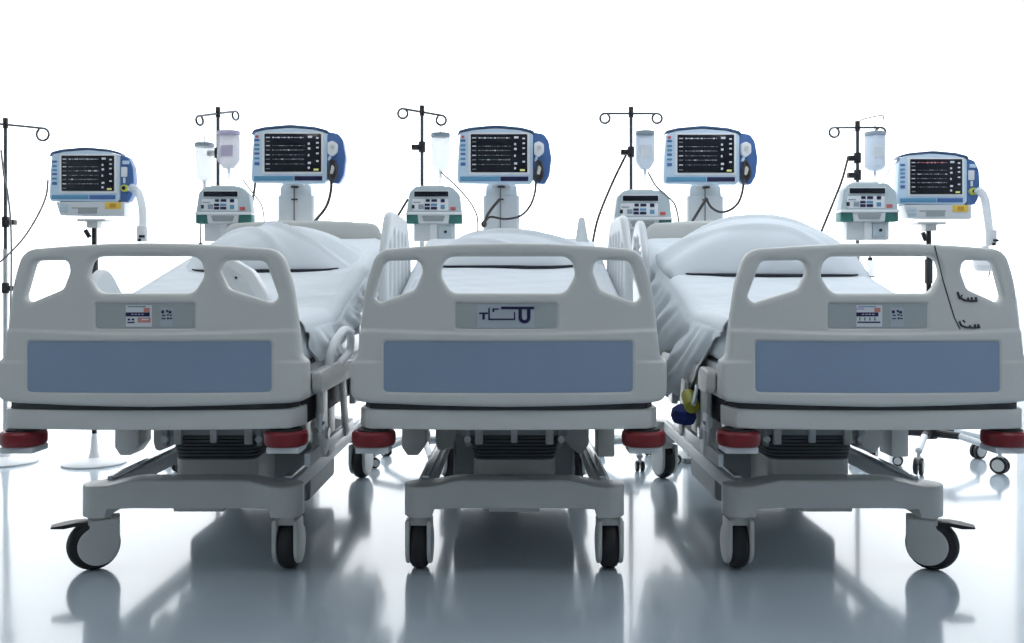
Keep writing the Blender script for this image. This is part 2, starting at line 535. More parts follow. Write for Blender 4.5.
def base_beam(parent, yc):
    b = MB(); rings = []
    xs = sorted([-.364 + .728 * i / 56 for i in range(57)] + [q * t for q in (-1, 1) for t in (.262, .265, .267, .2695, .272, .355, .3595, .3625)])
    for x in xs:
        ax = abs(x)
        w = .052 + .014 * smst(ax, .18, .28)
        if ax > .300:
            w = .066 * math.sqrt(max(0.0, 1 - ((ax - .300) / .0642) ** 2)) + .002
        dz = -.024 * smst(ax, .17, .30)
        top, bot = .304 + dz * .8, .211 - .028 * smst(ax, .262, .272)
        r = min(.008, w * .5)
        sec = fillet([(-w, bot, r * .5), (w, bot, r * .5), (w, top, r), (-w, top, r)], 3)
        rings.append([(x, yc + u, v) for u, v in sec])
    b.loft(rings, 'plastic')
    for s in (-1, 1):
        b.cyl((s * .315, yc, .180), (s * .315, yc, .21), .044, 'plastic', 28, bev=.003)
    return b.build('base_beam', parent, smooth=30)

def build_bed():
    R = empty('hospital_bed')
    me = board_mesh(1)
    fb = bpy.data.objects.new('footboard', me); COL.objects.link(fb); fb.parent = R
    bent_plate(PX0 + .002, PZ0 + .002, PX1 - .002, PZ1 - .002, .012, -.0052, .008, 'blue', 36).build('accent_panel', fb)
    bent_plate(LX0 + .002, LZ0 + .002, LX1 - .002, LZ1 - .002, .008, .004, .005, 'recess', 16).build('label_plate', fb)
    # head board
    H = curve_board([[(a * .98, (b - .6) * 1.0 + .62 + .20, c) for a, b, c in outline],
                     [(a * .98, b + .155, c) for a, b, c in hole_l], [(a * .98, b + .155, c) for a, b, c in hole_r]], .03, .012, 0.009)
    for v in H.vertices: v.co = (v.co.x, HEADY + .02 - bow(v.co.x) * .8 + v.co.z + .04, v.co.y)
    H.materials.clear(); H.materials.append(M['plastic'])
    bm = bmesh.new(); bm.from_mesh(H); bmesh.ops.recalc_face_normals(bm, faces=bm.faces[:]); bm.to_mesh(H); bm.free()
    finish(H, 180)
    hb = bpy.data.objects.new('headboard', H); COL.objects.link(hb); hb.parent = R
    # bumper beam under the footboard
    b = MB(); n = 40
    for z0, z1, m_, ins in ((.510, .569, 'plastic', 0), (.562, .602, 'dark', .014)):
        front = []; back = []
        W = .454 - ins
        for i in range(n + 1):
            x = -W + 2 * W * i / n
            e = max(0, (abs(x) - (W - .055)) / .055)
            front.append((x, bow(x) * .85 + .012 + ins * .4 + .055 * (1 - math.sqrt(max(0, 1 - e * e)))))
            back.append((x, .17 if abs(x) > W - .07 else .15))
        b.prism(front + back[::-1], z0, z1, m_, 'Z', .006 if m_ == 'plastic' else .002)
    b.build('bumper_beam', R)
    # roller bumpers
    for s in (-1, 1):
        e = empty('corner_bumper', (s * .412, .09, 0), 0, R)
        MB().lathe([(.045, .453), (.061, .455), (.066, .463), (.067, .478), (.066, .492), (.060, .499), (.045, .500)], 'red', seg=32).build('bumper_roller', e)
        MB().box(-.05, -.045, .434, .05, .05, .453, 'plastic_lt', .004).cyl((0, 0, .43), (0, 0, .51), .018, 'steel').cyl((0, 0, .497), (0, 0, .505), .05, 'dark').build('bumper_bracket', e)
    # base
    base_beam(R, BASEY)
    base_beam(R, REARY)
    MB().box(-.085, BASEY + .04, .178, .085, BASEY + .16, .232, 'plastic', .004).build('base_plate', R)
    for s in (-1, 1):
        r = MB()
        r.box(s * .30 - .026, BASEY + .03, .235, s * .30 + .026, REARY - .03, .285, 'plastic_lt', .005)
        r.box(s * .30 - .012, BASEY + .05, .283, s * .30 + .012, REARY - .05, .298, 'chrome', .003)
        r.build('base_rail', R)
    # lifting column with bellows
    l = MB()
    y0, y1 = BASEY + .22, BASEY + .50
    l.prism(rrect(-.145, y0, .145, y1, .03), .20, .325, 'plastic', 'Z', .004)
    z = .322
    k = 0
    while z < .405:
        ex = .145 + .003 * k
        l.prism(rrect(-ex, y0 - .012, ex, y1 + .01, .045), z, z + .0088, 'bellow', 'Z', .003)
        l.prism(rrect(-ex + .012, y0 + .002, ex - .012, y1 - .004, .035), z + .008, z + .0132, 'black', 'Z', 0)
        z += .0125; k += 1
    l.build('lift_bellows', R)
    t = MB()
    t.box(-.19, y0 - .02, z, .19, y1 + .04, z + .05, 'plastic_dk', .006)
    t.box(-.012, y0 - .03, .385, .012, y0 - .012, .53, 'plastic_lt', .004)
    for s in (-1, 1):
        t.box(s * .125 - .014, y0 - .035, .380, s * .125 + .014, y0 - .014, .53, 'plastic', .004)
        t.box(s * .165 - .008, y0 - .04, .375, s * .165 + .008, y0 - .01, .53, 'plastic_dk', .003)
        t.cyl((s * .165, y0 - .045, .40), (s * .165, y0 - .03, .40), .012, 'steel', 12)
    t.box(-.20, y0 + .0, .425, .20, y0 + .02, .52, 'plastic', .004)
    t.build('lift_head', R)
    cv = MB()
    cv.box(-.245, .98, .07, .245, 1.50, .36, 'plastic_dk', .03, 3)
    cv.box(-.20, 1.0, .35, .20, 1.46, .47, 'plastic', .01)
    cv.build('drive_cover', R)
    # actuators hanging under the deck
    a = MB()
    a.box(.33, .72, .30, .395, .84, .52, 'plastic', .008)
    a.prism(fillet([(.235, .33, .01), (.27, .30, .02), (.30, .345, .02), (.30, .52, 0), (.21, .52, 0), (.21, .36, .01)]), .74, .84, 'plastic', 'Y', .005)
    a.prism(fillet([(-.38, .31, .012), (-.34, .31, .012), (-.31, .35, .02), (-.31, .52, 0), (-.40, .52, 0), (-.40, .34, .01)]), .70, .82, 'plastic', 'Y', .005)
    a.prism(fillet([(-.27, .31, .02), (-.22, .33, .01), (-.20, .37, .02), (-.20, .52, 0), (-.28, .52, 0), (-.28, .35, .01)]), .76, .84, 'plastic', 'Y', .005)
    a.cyl((-.20, .8, .40), (.21, .8, .40), .022, 'steel')
    a.build('actuator', R)
    # frame under the mattress
    f = MB()
    f.box(-.40, .14, .505, .40, 1.92, .56, 'plastic_dk', .006)
    for s in (-1, 1):
        f.box(s * .415 - .01, .24, .50, s * .415 + .01, 1.5, .60, 'dark', .004)
        f.box(s * .425 - .022, .12, .59, s * .425 + .022, 1.90, .665, 'plastic', .006)
        f.box(s * .40 - .03, .14, .52, s * .40 + .03, 1.88, .60, 'dark', .004)
        for yy in (.32, .95, 1.5):
            f.box(s * .44 - .012, yy, .47, s * .44 + .012, yy + .09, .64, 'steel', .004)
    f.build('bed_frame', R)
    d = MB(); rings = []
    for i in range(40):
        y = .10 + 1.82 * i / 39; zt = deckz(y) - .155
        rings.append([(-.425, y, zt - .035), (.425, y, zt - .035), (.425, y, zt), (-.425, y, zt)])
    d.loft(rings, 'plastic_lt')
    d.box(-.36, 1.0, .55, -.33, 1.6, .72, 'steel', .004); d.box(.33, 1.0, .55, .36, 1.6, .72, 'steel', .004)
    d.build('mattress_deck', R)
    # posts carrying the headboard
    for s in (-1, 1): MB().box(s * .30 - .02, 1.86, .50, s * .30 + .02, HEADY + .045, .92, 'steel', .004).build('headboard_post', R)
    return R

def side_rail(parent, x, y0, y1, z0, z1, name='side_rail', slots=True, label=None):
    """raised side rail: rounded paddle with vertical slots, thin in X"""
    L = y1 - y0; Hh = z1 - z0
    o = [(y0, z0, .05), (y1, z0, .05), (y1 - .02, z0 + Hh * .62, .14), (y1 - .16, z1, .14), (y0 + .16, z1, .14), (y0 + .01, z0 + Hh * .6, .14)]
    polys = [o]
    if slots:
        ns = 6
        for i in range(ns):
            c = y0 + .11 + (L - .22) * i / (ns - 1); hw = .026
            top = z1 - .075 - (.05 if i in (0, ns - 1) else 0)
            polys.append([(c - hw, z0 + .11, .02), (c + hw, z0 + .11, .02), (c + hw, top, .02), (c - hw, top, .02)])
    me = curve_board(polys, .034, .012, .008)
    for v in me.vertices: v.co = (x + v.co.z, v.co.x, v.co.y)
    me.materials.clear(); me.materials.append(M['plastic_lt'])
    bm = bmesh.new(); bm.from_mesh(me); bmesh.ops.recalc_face_normals(bm, faces=bm.faces[:]); bm.to_mesh(me); bm.free()
    finish(me, 180)
    ob = bpy.data.objects.new(name, me); COL.objects.link(ob); ob.parent = parent
    s = 1 if x > 0 else -1
    a = MB()
    for yy in (y0 + .15, y1 - .2):
        a.box(min(x, x - s * .05), yy, .60, max(x, x - s * .05), yy + .05, z0 + .05, 'steel', .004)
    a.build('rail_arm', ob)
    return ob

def lowered_rail(parent, s, handle=True):
    """folded foot-end rail hanging beside the frame; s = +1 right, -1 left"""
    a = MB()
    X = .468
    a.prism([(u, v) for u, v in fillet([(.16, .60, .03), (.86 if handle else .30, .60, .05), (.86 if handle else .30, .66, .04), (.40 if handle else .26, .68, .03), (.16, .67, .02)])],
            s * (X - .016), s * (X + .014), 'plastic', 'X', .008, 3)
    o = a.build('side_rail', parent)
    g = MB()
    if handle: g.tube([(s * X, .34, .66), (s * (X + .01), .35, .73), (s * (X + .03), .43, .785), (s * (X + .04), .52, .775), (s * (X + .03), .57, .71), (s * X, .50, .66)], .014, 'white', 10, smooth=6, closed=False)
    if handle: g.build('rail_handle', o)
    else: g.bm.free()
    l = MB()
    l.prism(fillet([(.24, .60, .01), (.34, .60, .01), (.38, .38, .02), (.30, .38, .02)]), s * (X - .02), s * (X - .006), 'plastic', 'X', .004)
    l.prism(fillet([(.62, .60, .01), (.70, .60, .01), (.78, .38, .02), (.70, .38, .02)]), s * (X - .02), s * (X - .006), 'plastic', 'X', .004)
    l.box(min(s * (X - .03), s * (X - .012)), .12, .38, max(s * (X - .03), s * (X - .012)), .9, .42, 'steel', .004)
    l.cyl((s * (X - .03), .34, .45), (s * (X + .004), .34, .45), .02, 'chrome', 16)
    l.build('rail_linkage', o)
    c = MB()
    c.box(min(s * (X - .002), s * (X + .006)), .205, .475, max(s * (X - .002), s * (X + .006)), .26, .53, 'white', .002)
    c.box(min(s * (X), s * (X + .0075)), .215, .495, max(s * (X), s * (X + .0075)), .245, .505, 'black', .0)
    c.build('caution_label', o)
    return o

BX = (-1.080, -.010, 1.092)
BOFF = (.022, .018, -.028)
FY = 2.70
proto = build_bed()
beds = [proto, copy_tree(proto), copy_tree(proto)]
for b_, x in zip(beds, BX): b_.location = (x, FY, 0)
tag(beds[0], 'grey white hospital bed at the left with a locked outer front caster, fold of white sheet on its near side', 'hospital bed', 'row of three hospital beds')
tag(beds[1], 'hospital bed in the middle of the row with a navy logo on its footboard', 'hospital bed', 'row of three hospital beds')
tag(beds[2], 'hospital bed at the right with a black seam and small dark marks on its footboard', 'hospital bed', 'row of three hospital beds')
beds[0]['label'] = 'leftmost hospital bed, its grey white footboard with two stickers and no seam'

for i, b_ in enumerate(beds):
    if i != 1:
        fb = [c for c in kids(b_) if c.name.startswith('footboard')][0]
        fb.data = board_mesh(i); fb.scale.x = .98
        for c in kids(b_):
            if c.name.split('.')[0] == 'bumper_beam': c.location.x += (-.016, 0, .016)[i]
            if c.name.split('.')[0] == 'corner_bumper' and c.location.x > 0 and i == 0: c.location.x -= .022
            if c.name.split('.')[0] == 'corner_bumper' and c.location.x < 0 and i == 2: c.location.x += .012
    o_ = BOFF[i]
    for c_ in kids(b_):
        if c_.name.split('.')[0] in ('base_beam', 'base_plate', 'base_rail', 'lift_bellows', 'lift_head', 'drive_cover'): c_.location.x += o_
    caster(b_, -.315 + o_, BASEY, PI / 2 + .38 if i == 0 else .0, pedal=(i == 0))
    caster(b_, .315 + o_, BASEY, -PI / 2 - .38 if i == 2 else .0, pedal=(i == 2))
    caster(b_, -.315 + o_, REARY, .35)
    caster(b_, .315 + o_, REARY, -.2)

for c in kids(beds[1]):
    if c.name.split('.')[0] in ('headboard', 'headboard_post'): bpy.data.objects.remove(c)

# footboard stickers, logo, seam
def plate(bed):
    fb = [c for c in kids(bed) if c.name.startswith('footboard')][0]
    return fb, [c for c in kids(fb) if c.name.startswith('label_plate')][0]
def flat(b, x0, z0, x1, z1, m, y, th=.0012):
    b.box(x0, y + bow((x0 + x1) / 2), z0, x1, y + th + bow((x0 + x1) / 2), z1, m, 0)
U = 1 / 332.0
for i, cx in ((0, 148.5), (2, 879.5)):
    fb, pl = plate(beds[i])
    s = MB(); X0 = -28 * U if i == 0 else -24 * U
    X0 = {0: -21.5, 2: -24.5}[i] * U; zt = LZ1 - 2.5 * U
    y = .0030
    flat(s, X0, zt - 21 * U, X0 + 26 * U, zt, 'sticker', y)
    flat(s, X0 + 2 * U, zt - 1.8 * U, X0 + 20 * U, zt - .9 * U, 'green' if i == 0 else 'teal', y - .0006)
    flat(s, X0, zt - 11 * U, X0 + (24 if i == 0 else 22) * U, zt - 7 * U, 'navy', y - .0006)
    for k in range(5): flat(s, X0 + (2 + 3.4 * k) * U, zt - 9.4 * U, X0 + (4.4 + 3.4 * k) * U, zt - 8.4 * U, 'sticklilac', y - .0010)
    flat(s, X0 + 18 * U, zt - 6.8 * U, X0 + 24 * U, zt - 2.5 * U, 'stickred', y - .0007)
    if i == 0:
        flat(s, X0 + 12 * U, zt - 17 * U, X0 + 25 * U, zt - 12 * U, 'stickred', y - .0006)
        flat(s, X0 + 16 * U, zt - 14.6 * U, X0 + 23 * U, zt - 13.2 * U, 'sticker', y - .0009)
        flat(s, X0 + 1.5 * U, zt - 17.6 * U, X0 + 9 * U, zt - 16.2 * U, 'navy', y - .0006)
        for k in range(2): flat(s, X0 + (2 + 4 * k) * U, zt - 15 * U, X0 + (4.4 + 4 * k) * U, zt - 13 * U, 'navy', y - .0006)
    else:
        flat(s, X0, zt - 4.5 * U, X0 + 8 * U, zt - 2.2 * U, 'sticklilac', y - .0007)
        flat(s, X0 + 1 * U, zt - 17.4 * U, X0 + 24 * U, zt - 16 * U, 'navy', y - .0006)
        for k in range(4): flat(s, X0 + (3 + 5 * k) * U, zt - 15 * U, X0 + (4 + 5 * k) * U, zt - 12 * U, 'navy', y - .0006)
    s.build('sticker', pl)
    s = MB(); X1 = X0 + 34.5 * U
    flat(s, X1, zt - 21 * U, X1 + 13 * U, zt - 2 * U, 'stickpad', y)
    rnd = random.Random(3 + i)
    for (a, b1, w_, h_) in ((1.2, 5, 2.6, 3), (6, 4.6, 2, 2.2), (8.4, 5.6, 2.8, 2.4), (2, 9.4, 3, 1.2), (6.6, 8.8, 2.4, 1.3), (10, 9.2, 1.6, 1.5), (1.4, 12.6, 4, 1.1), (7, 11.9, 1.6, 2), (9.2, 12.4, 2.8, 1.2)):
        s.box(X1 + a * U, y - .0006 + bow(X1), zt - (b1 + h_) * U, X1 + (a + w_) * U, y + .0004 + bow(X1), zt - b1 * U, 'navy', 0)
    s.build('small_sticker', pl)
# logo on the middle bed (measured on the photo, centre 508.5)
fb, pl = plate(beds[1])
s = MB(); y = .0030
def Lg(x0, y0, x1, y1, m='navy', yy=None):
    a = F(x0, y1); c = F(x1, y0); flat(s, a[0], a[1], c[0], c[1], m, (y - .0022) if yy is None else yy)
a0 = F(477, 327.2); a1 = F(534, 304.2); flat(s, a0[0], a0[1], a1[0], a1[1], 'stickpad', y)
Lg(479.5, 312, 488, 313.8); Lg(482.6, 313.8, 485.2, 319)
Lg(488.5, 307.6, 490, 319.4); Lg(488.5, 318, 515, 319.4); Lg(513.7, 311.6, 515, 319.4); Lg(492.5, 308, 499, 309.4); Lg(492.5, 309.4, 494.5, 311.6)
Lg(501, 306.3, 533.5, 309)
# U with rounded bottom
for sx in (518.2, 526.6): Lg(sx, 309, sx + 3.4, 317)
c = F(524.1, 317)
pts_o = [(c[0] + 5.9 * U * math.cos(a), c[1] + 5.9 * U * math.sin(a)) for a in [PI + PI * k / 10 for k in range(11)]]
pts_i = [(c[0] + 2.5 * U * math.cos(a), c[1] + 2.5 * U * math.sin(a)) for a in [2 * PI - PI * k / 10 for k in range(11)]]
s.prism(pts_o + pts_i, y - .0021, y + .0004, 'navy', 'Y')
s.build('logo', pl)
# seam and marks on the right bed
fb, pl = plate(beds[2])
s = MB()
def G(px, py):        # right bed: pixel -> local board coordinates
    X = (px - 512) * (FY + .035) / FPX - BX[2]; Z = CAMH - (py - 289) * (FY + .035) / FPX
    return X, Z
def mark(pts, w):
    ring = []
    for (px, py) in pts:
        X, Z = G(px, py); ring.append((X, bow(X) - .0012 - (.0055 if Z < .80 else 0), Z))
    s.tube(ring, w, 'dark', 6)
mark([(931, 246), (935, 262), (940, 281), (946, 300), (952, 318), (958, 329)], .0016)
s.build('seam', fb)
s = MB()
mark([(955, 292), (957, 297), (962, 300), (970, 301), (976, 300.5)], .0035)
mark([(957, 299), (960, 295)], .0025); mark([(966, 297.5), (967, 300)], .003); mark([(970, 297), (970.5, 300)], .003); mark([(974.5, 297), (975, 300)], .004)
s.build('ink_mark', fb)
s = MB()
mark([(957, 321), (959, 325), (964, 327), (972, 327.5), (979, 327)], .0032)
mark([(961, 320), (963, 322)], .0022); mark([(968, 325), (969, 327)], .003); mark([(973.5, 324), (974, 327)], .003); mark([(977, 324), (978, 327)], .0035)
s.build('ink_mark', fb)

# side rails
side_rail(beds[1], -.468, .66, 1.50, .78, 1.235)
side_rail(beds[1], .468, .86, 1.60, .78, 1.235)
side_rail(beds[2], -.475, 1.48, 1.94, .86, 1.26)
side_rail(beds[0], -.468, .55, .95, .70, 1.005, slots=False)
lowered_rail(beds[0], 1)
lowered_rail(beds[2], -1, False)
h = MB()
h.prism(fillet([(.33, .80, .01), (.40, .80, .01), (.395, 1.15, .05), (.372, 1.29, .02), (.345, 1.29, .02), (.325, 1.15, .05)], 5), 1.86, 1.90, 'plastic_lt', 'Y', .014, 3)
h.build('push_handle', beds[1])
k = MB()
k.cyl((-.475, .42, .525), (-.475, .50, .56), .026, 'olive', 16, bev=.006)
k.cyl((-.48, .38, .54), (-.46, .42, .60), .008, 'chrome', 12)
k.build('release_knob', beds[2])
k = MB()
k.lathe([(.01, .45), (.05, .455), (.062, .475), (.055, .50), (.03, .515), (.008, .52)], 'bluecloth', (-.48, .56, 0), seg=18, sx=.7, sy=1.5)
k.build('stowed_cloth', beds[2])

# ------------------------------------------------------------------ mattresses, sheets, pillows
def mattress(x, label):
    b = MB(); rings = []
    n = 44
    for i in range(n + 1):
        y = .135 + 1.79 * i / n
        zt = deckz(y) - .004; zb = zt - .145
        e = min(i, n - i); q = (0.03, .012, .004, 0)[min(e, 3)]
        sec = fillet([(-.425 + q, zb + q, .03), (.425 - q, zb + q, .03), (.425 - q, zt - q, .045), (-.425 + q, zt - q, .045)], 5)
        rings.append([(u, y, v) for u, v in sec])
    b.loft(rings, 'mattress')
    o = b.build('mattress', loc=(x, FY, 0), smooth=60)
    return tag(o, label, 'mattress', 'mattresses on the hospital beds')
mattress(BX[0], 'grey blue mattress under the white sheet of the leftmost bed')
mattress(BX[1], 'grey blue mattress under the white sheet of the middle bed')
mattress(BX[2], 'grey blue mattress under the white sheet of the right bed')

def noise1(t, seed=0):
    return math.sin(t * 1.0 + seed) + .6 * math.sin(t * 2.17 + seed * 2.3) + .35 * math.sin(t * 4.3 + seed * .7)

def sheet(x, hangL, hangR, label, seed, y0=.155):
    """grid draped over the mattress; hangL/hangR give drop below the edge along the bed"""
    b = MB()
    W = .432; R_ = .045; th = .006
    ny, n_top, n_side = 150, 34, 40
    rows = []
    for i in range(ny + 1):
        y = y0 + (1.94 - y0) * i / ny
        zt = deckz(y) + .004
        row = []
        def pt(u, side, hang):
            # u: distance past the top's flat edge
            L = R_ * PI / 2
            if u < L:
                a = u / R_; xx = (W - R_) + R_ * math.sin(a); zz = zt - R_ + R_ * math.cos(a)
            else:
                dz = u - L; t = dz / .4
                wav = noise1(y * 15 - dz * 26, seed + side) * .013 * min(1, dz / .06) * (1 + 1.1 * t)
                xx = W + .006 + .028 * min(1, dz / .15) + wav * .9 - .02 * t; zz = zt - R_ - dz
            return side * max(xx, .0), zz
        hl, hr = hangL(y), hangR(y)
        for k in range(n_side, 0, -1):
            u = (R_ * PI / 2 + hl) * k / n_side
            xx, zz = pt(u, -1, hl); row.append((xx, y + .012 * noise1(u * 20, seed) * min(1, hl / .2) * k / n_side, zz))
        for k in range(n_top + 1):
            xx = -(W - R_) + 2 * (W - R_) * k / n_top
            zz = zt + .0028 * (noise1(xx * 9 + y * 14, seed) + noise1(y * 31 - xx * 5, seed + 2)) * .5
            zz += .004 * math.exp(-((y - .62 - .05 * xx) / .012) ** 2)      # fold line across
            row.append((xx, y, zz + .003))
        for k in range(1, n_side + 1):
            u = (R_ * PI / 2 + hr) * k / n_side
            xx, zz = pt(u, 1, hr); row.append((xx, y + .012 * noise1(u * 20, seed + 1) * min(1, hr / .2) * k / n_side, zz))
        rows.append(row)
    b.loft(rows, 'sheet', closed_ring=False, caps=False)
    o = b.build('bed_sheet', loc=(x, FY, 0), smooth=180)
    so = o.modifiers.new('thick', 'SOLIDIFY'); so.thickness = .003; so.offset = 1
    return tag(o, label, 'bed sheet', 'white bed sheets')
sheet(BX[0], lambda y: .05, lambda y: .11 * smst(y, .17, .30), 'white sheet on the leftmost bed, crumpled along its right hand edge', 1.3)
sheet(BX[1], lambda y: .06, lambda y: .06, 'smooth white sheet on the middle bed', 4.1)
sheet(BX[2], lambda y: .015 + .42 * smst(y, .16, .86) * (1 - .25 * smst(y, 1.15, 1.8)), lambda y: .05, 'white sheet hanging far down the left side of the right bed', 2.2)

def pillow(bx, x, yc, zc, W, D, T, tilt, label, seed, rz=0, lift=0):
    b = MB(); n = 44
    def surf(sgn):
        rows = []
        for i in range(n + 1):
            v = -1 + 2 * i / n; row = []
            for k in range(n + 1):
                u = -1 + 2 * k / n
                uu = math.copysign(1 - (1 - abs(u)) ** 1.5, u) if 0 else u
                px = u * W / 2 * (1 - .07 * (1 - abs(u) ** 2) * 0 - .06 * (1 - v * v) * abs(u) ** 4 * -1 - .05)
                py = v * D / 2 * (1 - .08 * (1 - (abs(u)) ** 3) * 0 + .05 * (1 - u * u))
                prof = max(0, (1 - abs(u) ** 2.1)) ** .74 * max(0, (1 - abs(v) ** 2.4)) ** .62
                h = T * prof * (0.72 if sgn > 0 else .28)
                ed = max(abs(u), abs(v))
                wr = 0
                if sgn > 0:
                    a = math.atan2(v - .1, u)
                    rr = math.hypot(u, v)
                    wr = .016 * math.sin(a * 7 + seed + 2 * rr) * smst(rr, .35, 1.0) * prof ** .4
                    q = u * .8 + v * .9 + .25 * math.sin(u * 2.6 + seed)
                    wr += .022 * math.exp(-((q - .25) / .06) ** 2) * prof + .016 * math.exp(-((q + .35) / .08) ** 2) * prof
                    wr -= .016 * math.exp(-((q - .42) / .08) ** 2) * prof
                row.append((px, py, sgn * (h + wr)))
            rows.append(row)
        return rows
    b.loft(surf(1), 'pillow', False, False)
    b.loft([r[::-1] for r in surf(-1)], 'pillow', False, False)
    bmesh.ops.remove_doubles(b.bm, verts=b.bm.verts[:], dist=.0008)
    bmesh.ops.recalc_face_normals(b.bm, faces=b.bm.faces[:])
    o = b.build('pillow', loc=(x, FY + yc, zc), smooth=180)
    o.rotation_euler = (tilt, 0, rz)
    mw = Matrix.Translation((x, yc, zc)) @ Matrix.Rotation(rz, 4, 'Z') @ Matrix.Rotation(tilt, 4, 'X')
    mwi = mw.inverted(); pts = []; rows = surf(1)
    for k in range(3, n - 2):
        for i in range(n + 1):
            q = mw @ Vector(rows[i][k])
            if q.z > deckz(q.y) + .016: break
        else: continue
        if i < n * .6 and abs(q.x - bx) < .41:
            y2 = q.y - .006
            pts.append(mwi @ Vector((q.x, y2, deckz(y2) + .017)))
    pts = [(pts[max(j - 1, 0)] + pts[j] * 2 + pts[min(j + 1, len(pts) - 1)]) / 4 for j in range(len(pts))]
    MB().tube(pts, .0075, 'contactshade', 8, radii=[.0022 + .0052 * math.sin(PI * (j + .5) / len(pts)) ** .5 for j in range(len(pts))]).build('contact_shade', o, smooth=180)  # dark tube stands in for the shade where pillow meets sheet
    return tag(o, label, 'pillow', 'white pillows on the beds')
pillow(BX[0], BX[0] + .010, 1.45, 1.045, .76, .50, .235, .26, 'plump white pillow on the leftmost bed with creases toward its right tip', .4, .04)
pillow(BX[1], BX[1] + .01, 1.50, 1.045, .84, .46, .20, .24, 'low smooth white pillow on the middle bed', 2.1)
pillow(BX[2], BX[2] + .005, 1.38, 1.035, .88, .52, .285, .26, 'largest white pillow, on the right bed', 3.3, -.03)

# small padded wedge standing on the left bed
g = MB()
g.prism(fillet([(-.11, 0, .01), (.095, 0, .01), (.09, .055, .05), (.035, .14, .06), (-.03, .178, .05), (-.11, .182, .02)], 8), -.03, .03, 'white', 'Y', .012, 3)
g.prism(fillet([(-.105, .005, .01), (.055, .005, .01), (.05, .05, .04), (.01, .115, .05), (-.05, .155, .04), (-.105, .16, .02)], 8), -.038, -.02, 'plastic_lt', 'Y', .005, 2)
g.cyl((-.015, -.042, .115), (-.015, -.03, .115), .004, 'black', 10)
tag(g.build('positioning_wedge', loc=(BX[0] + .17, FY + .40, deckz(.40) + .008)), 'rounded white positioning pad seen through the right opening of the leftmost footboard', 'bed pad')

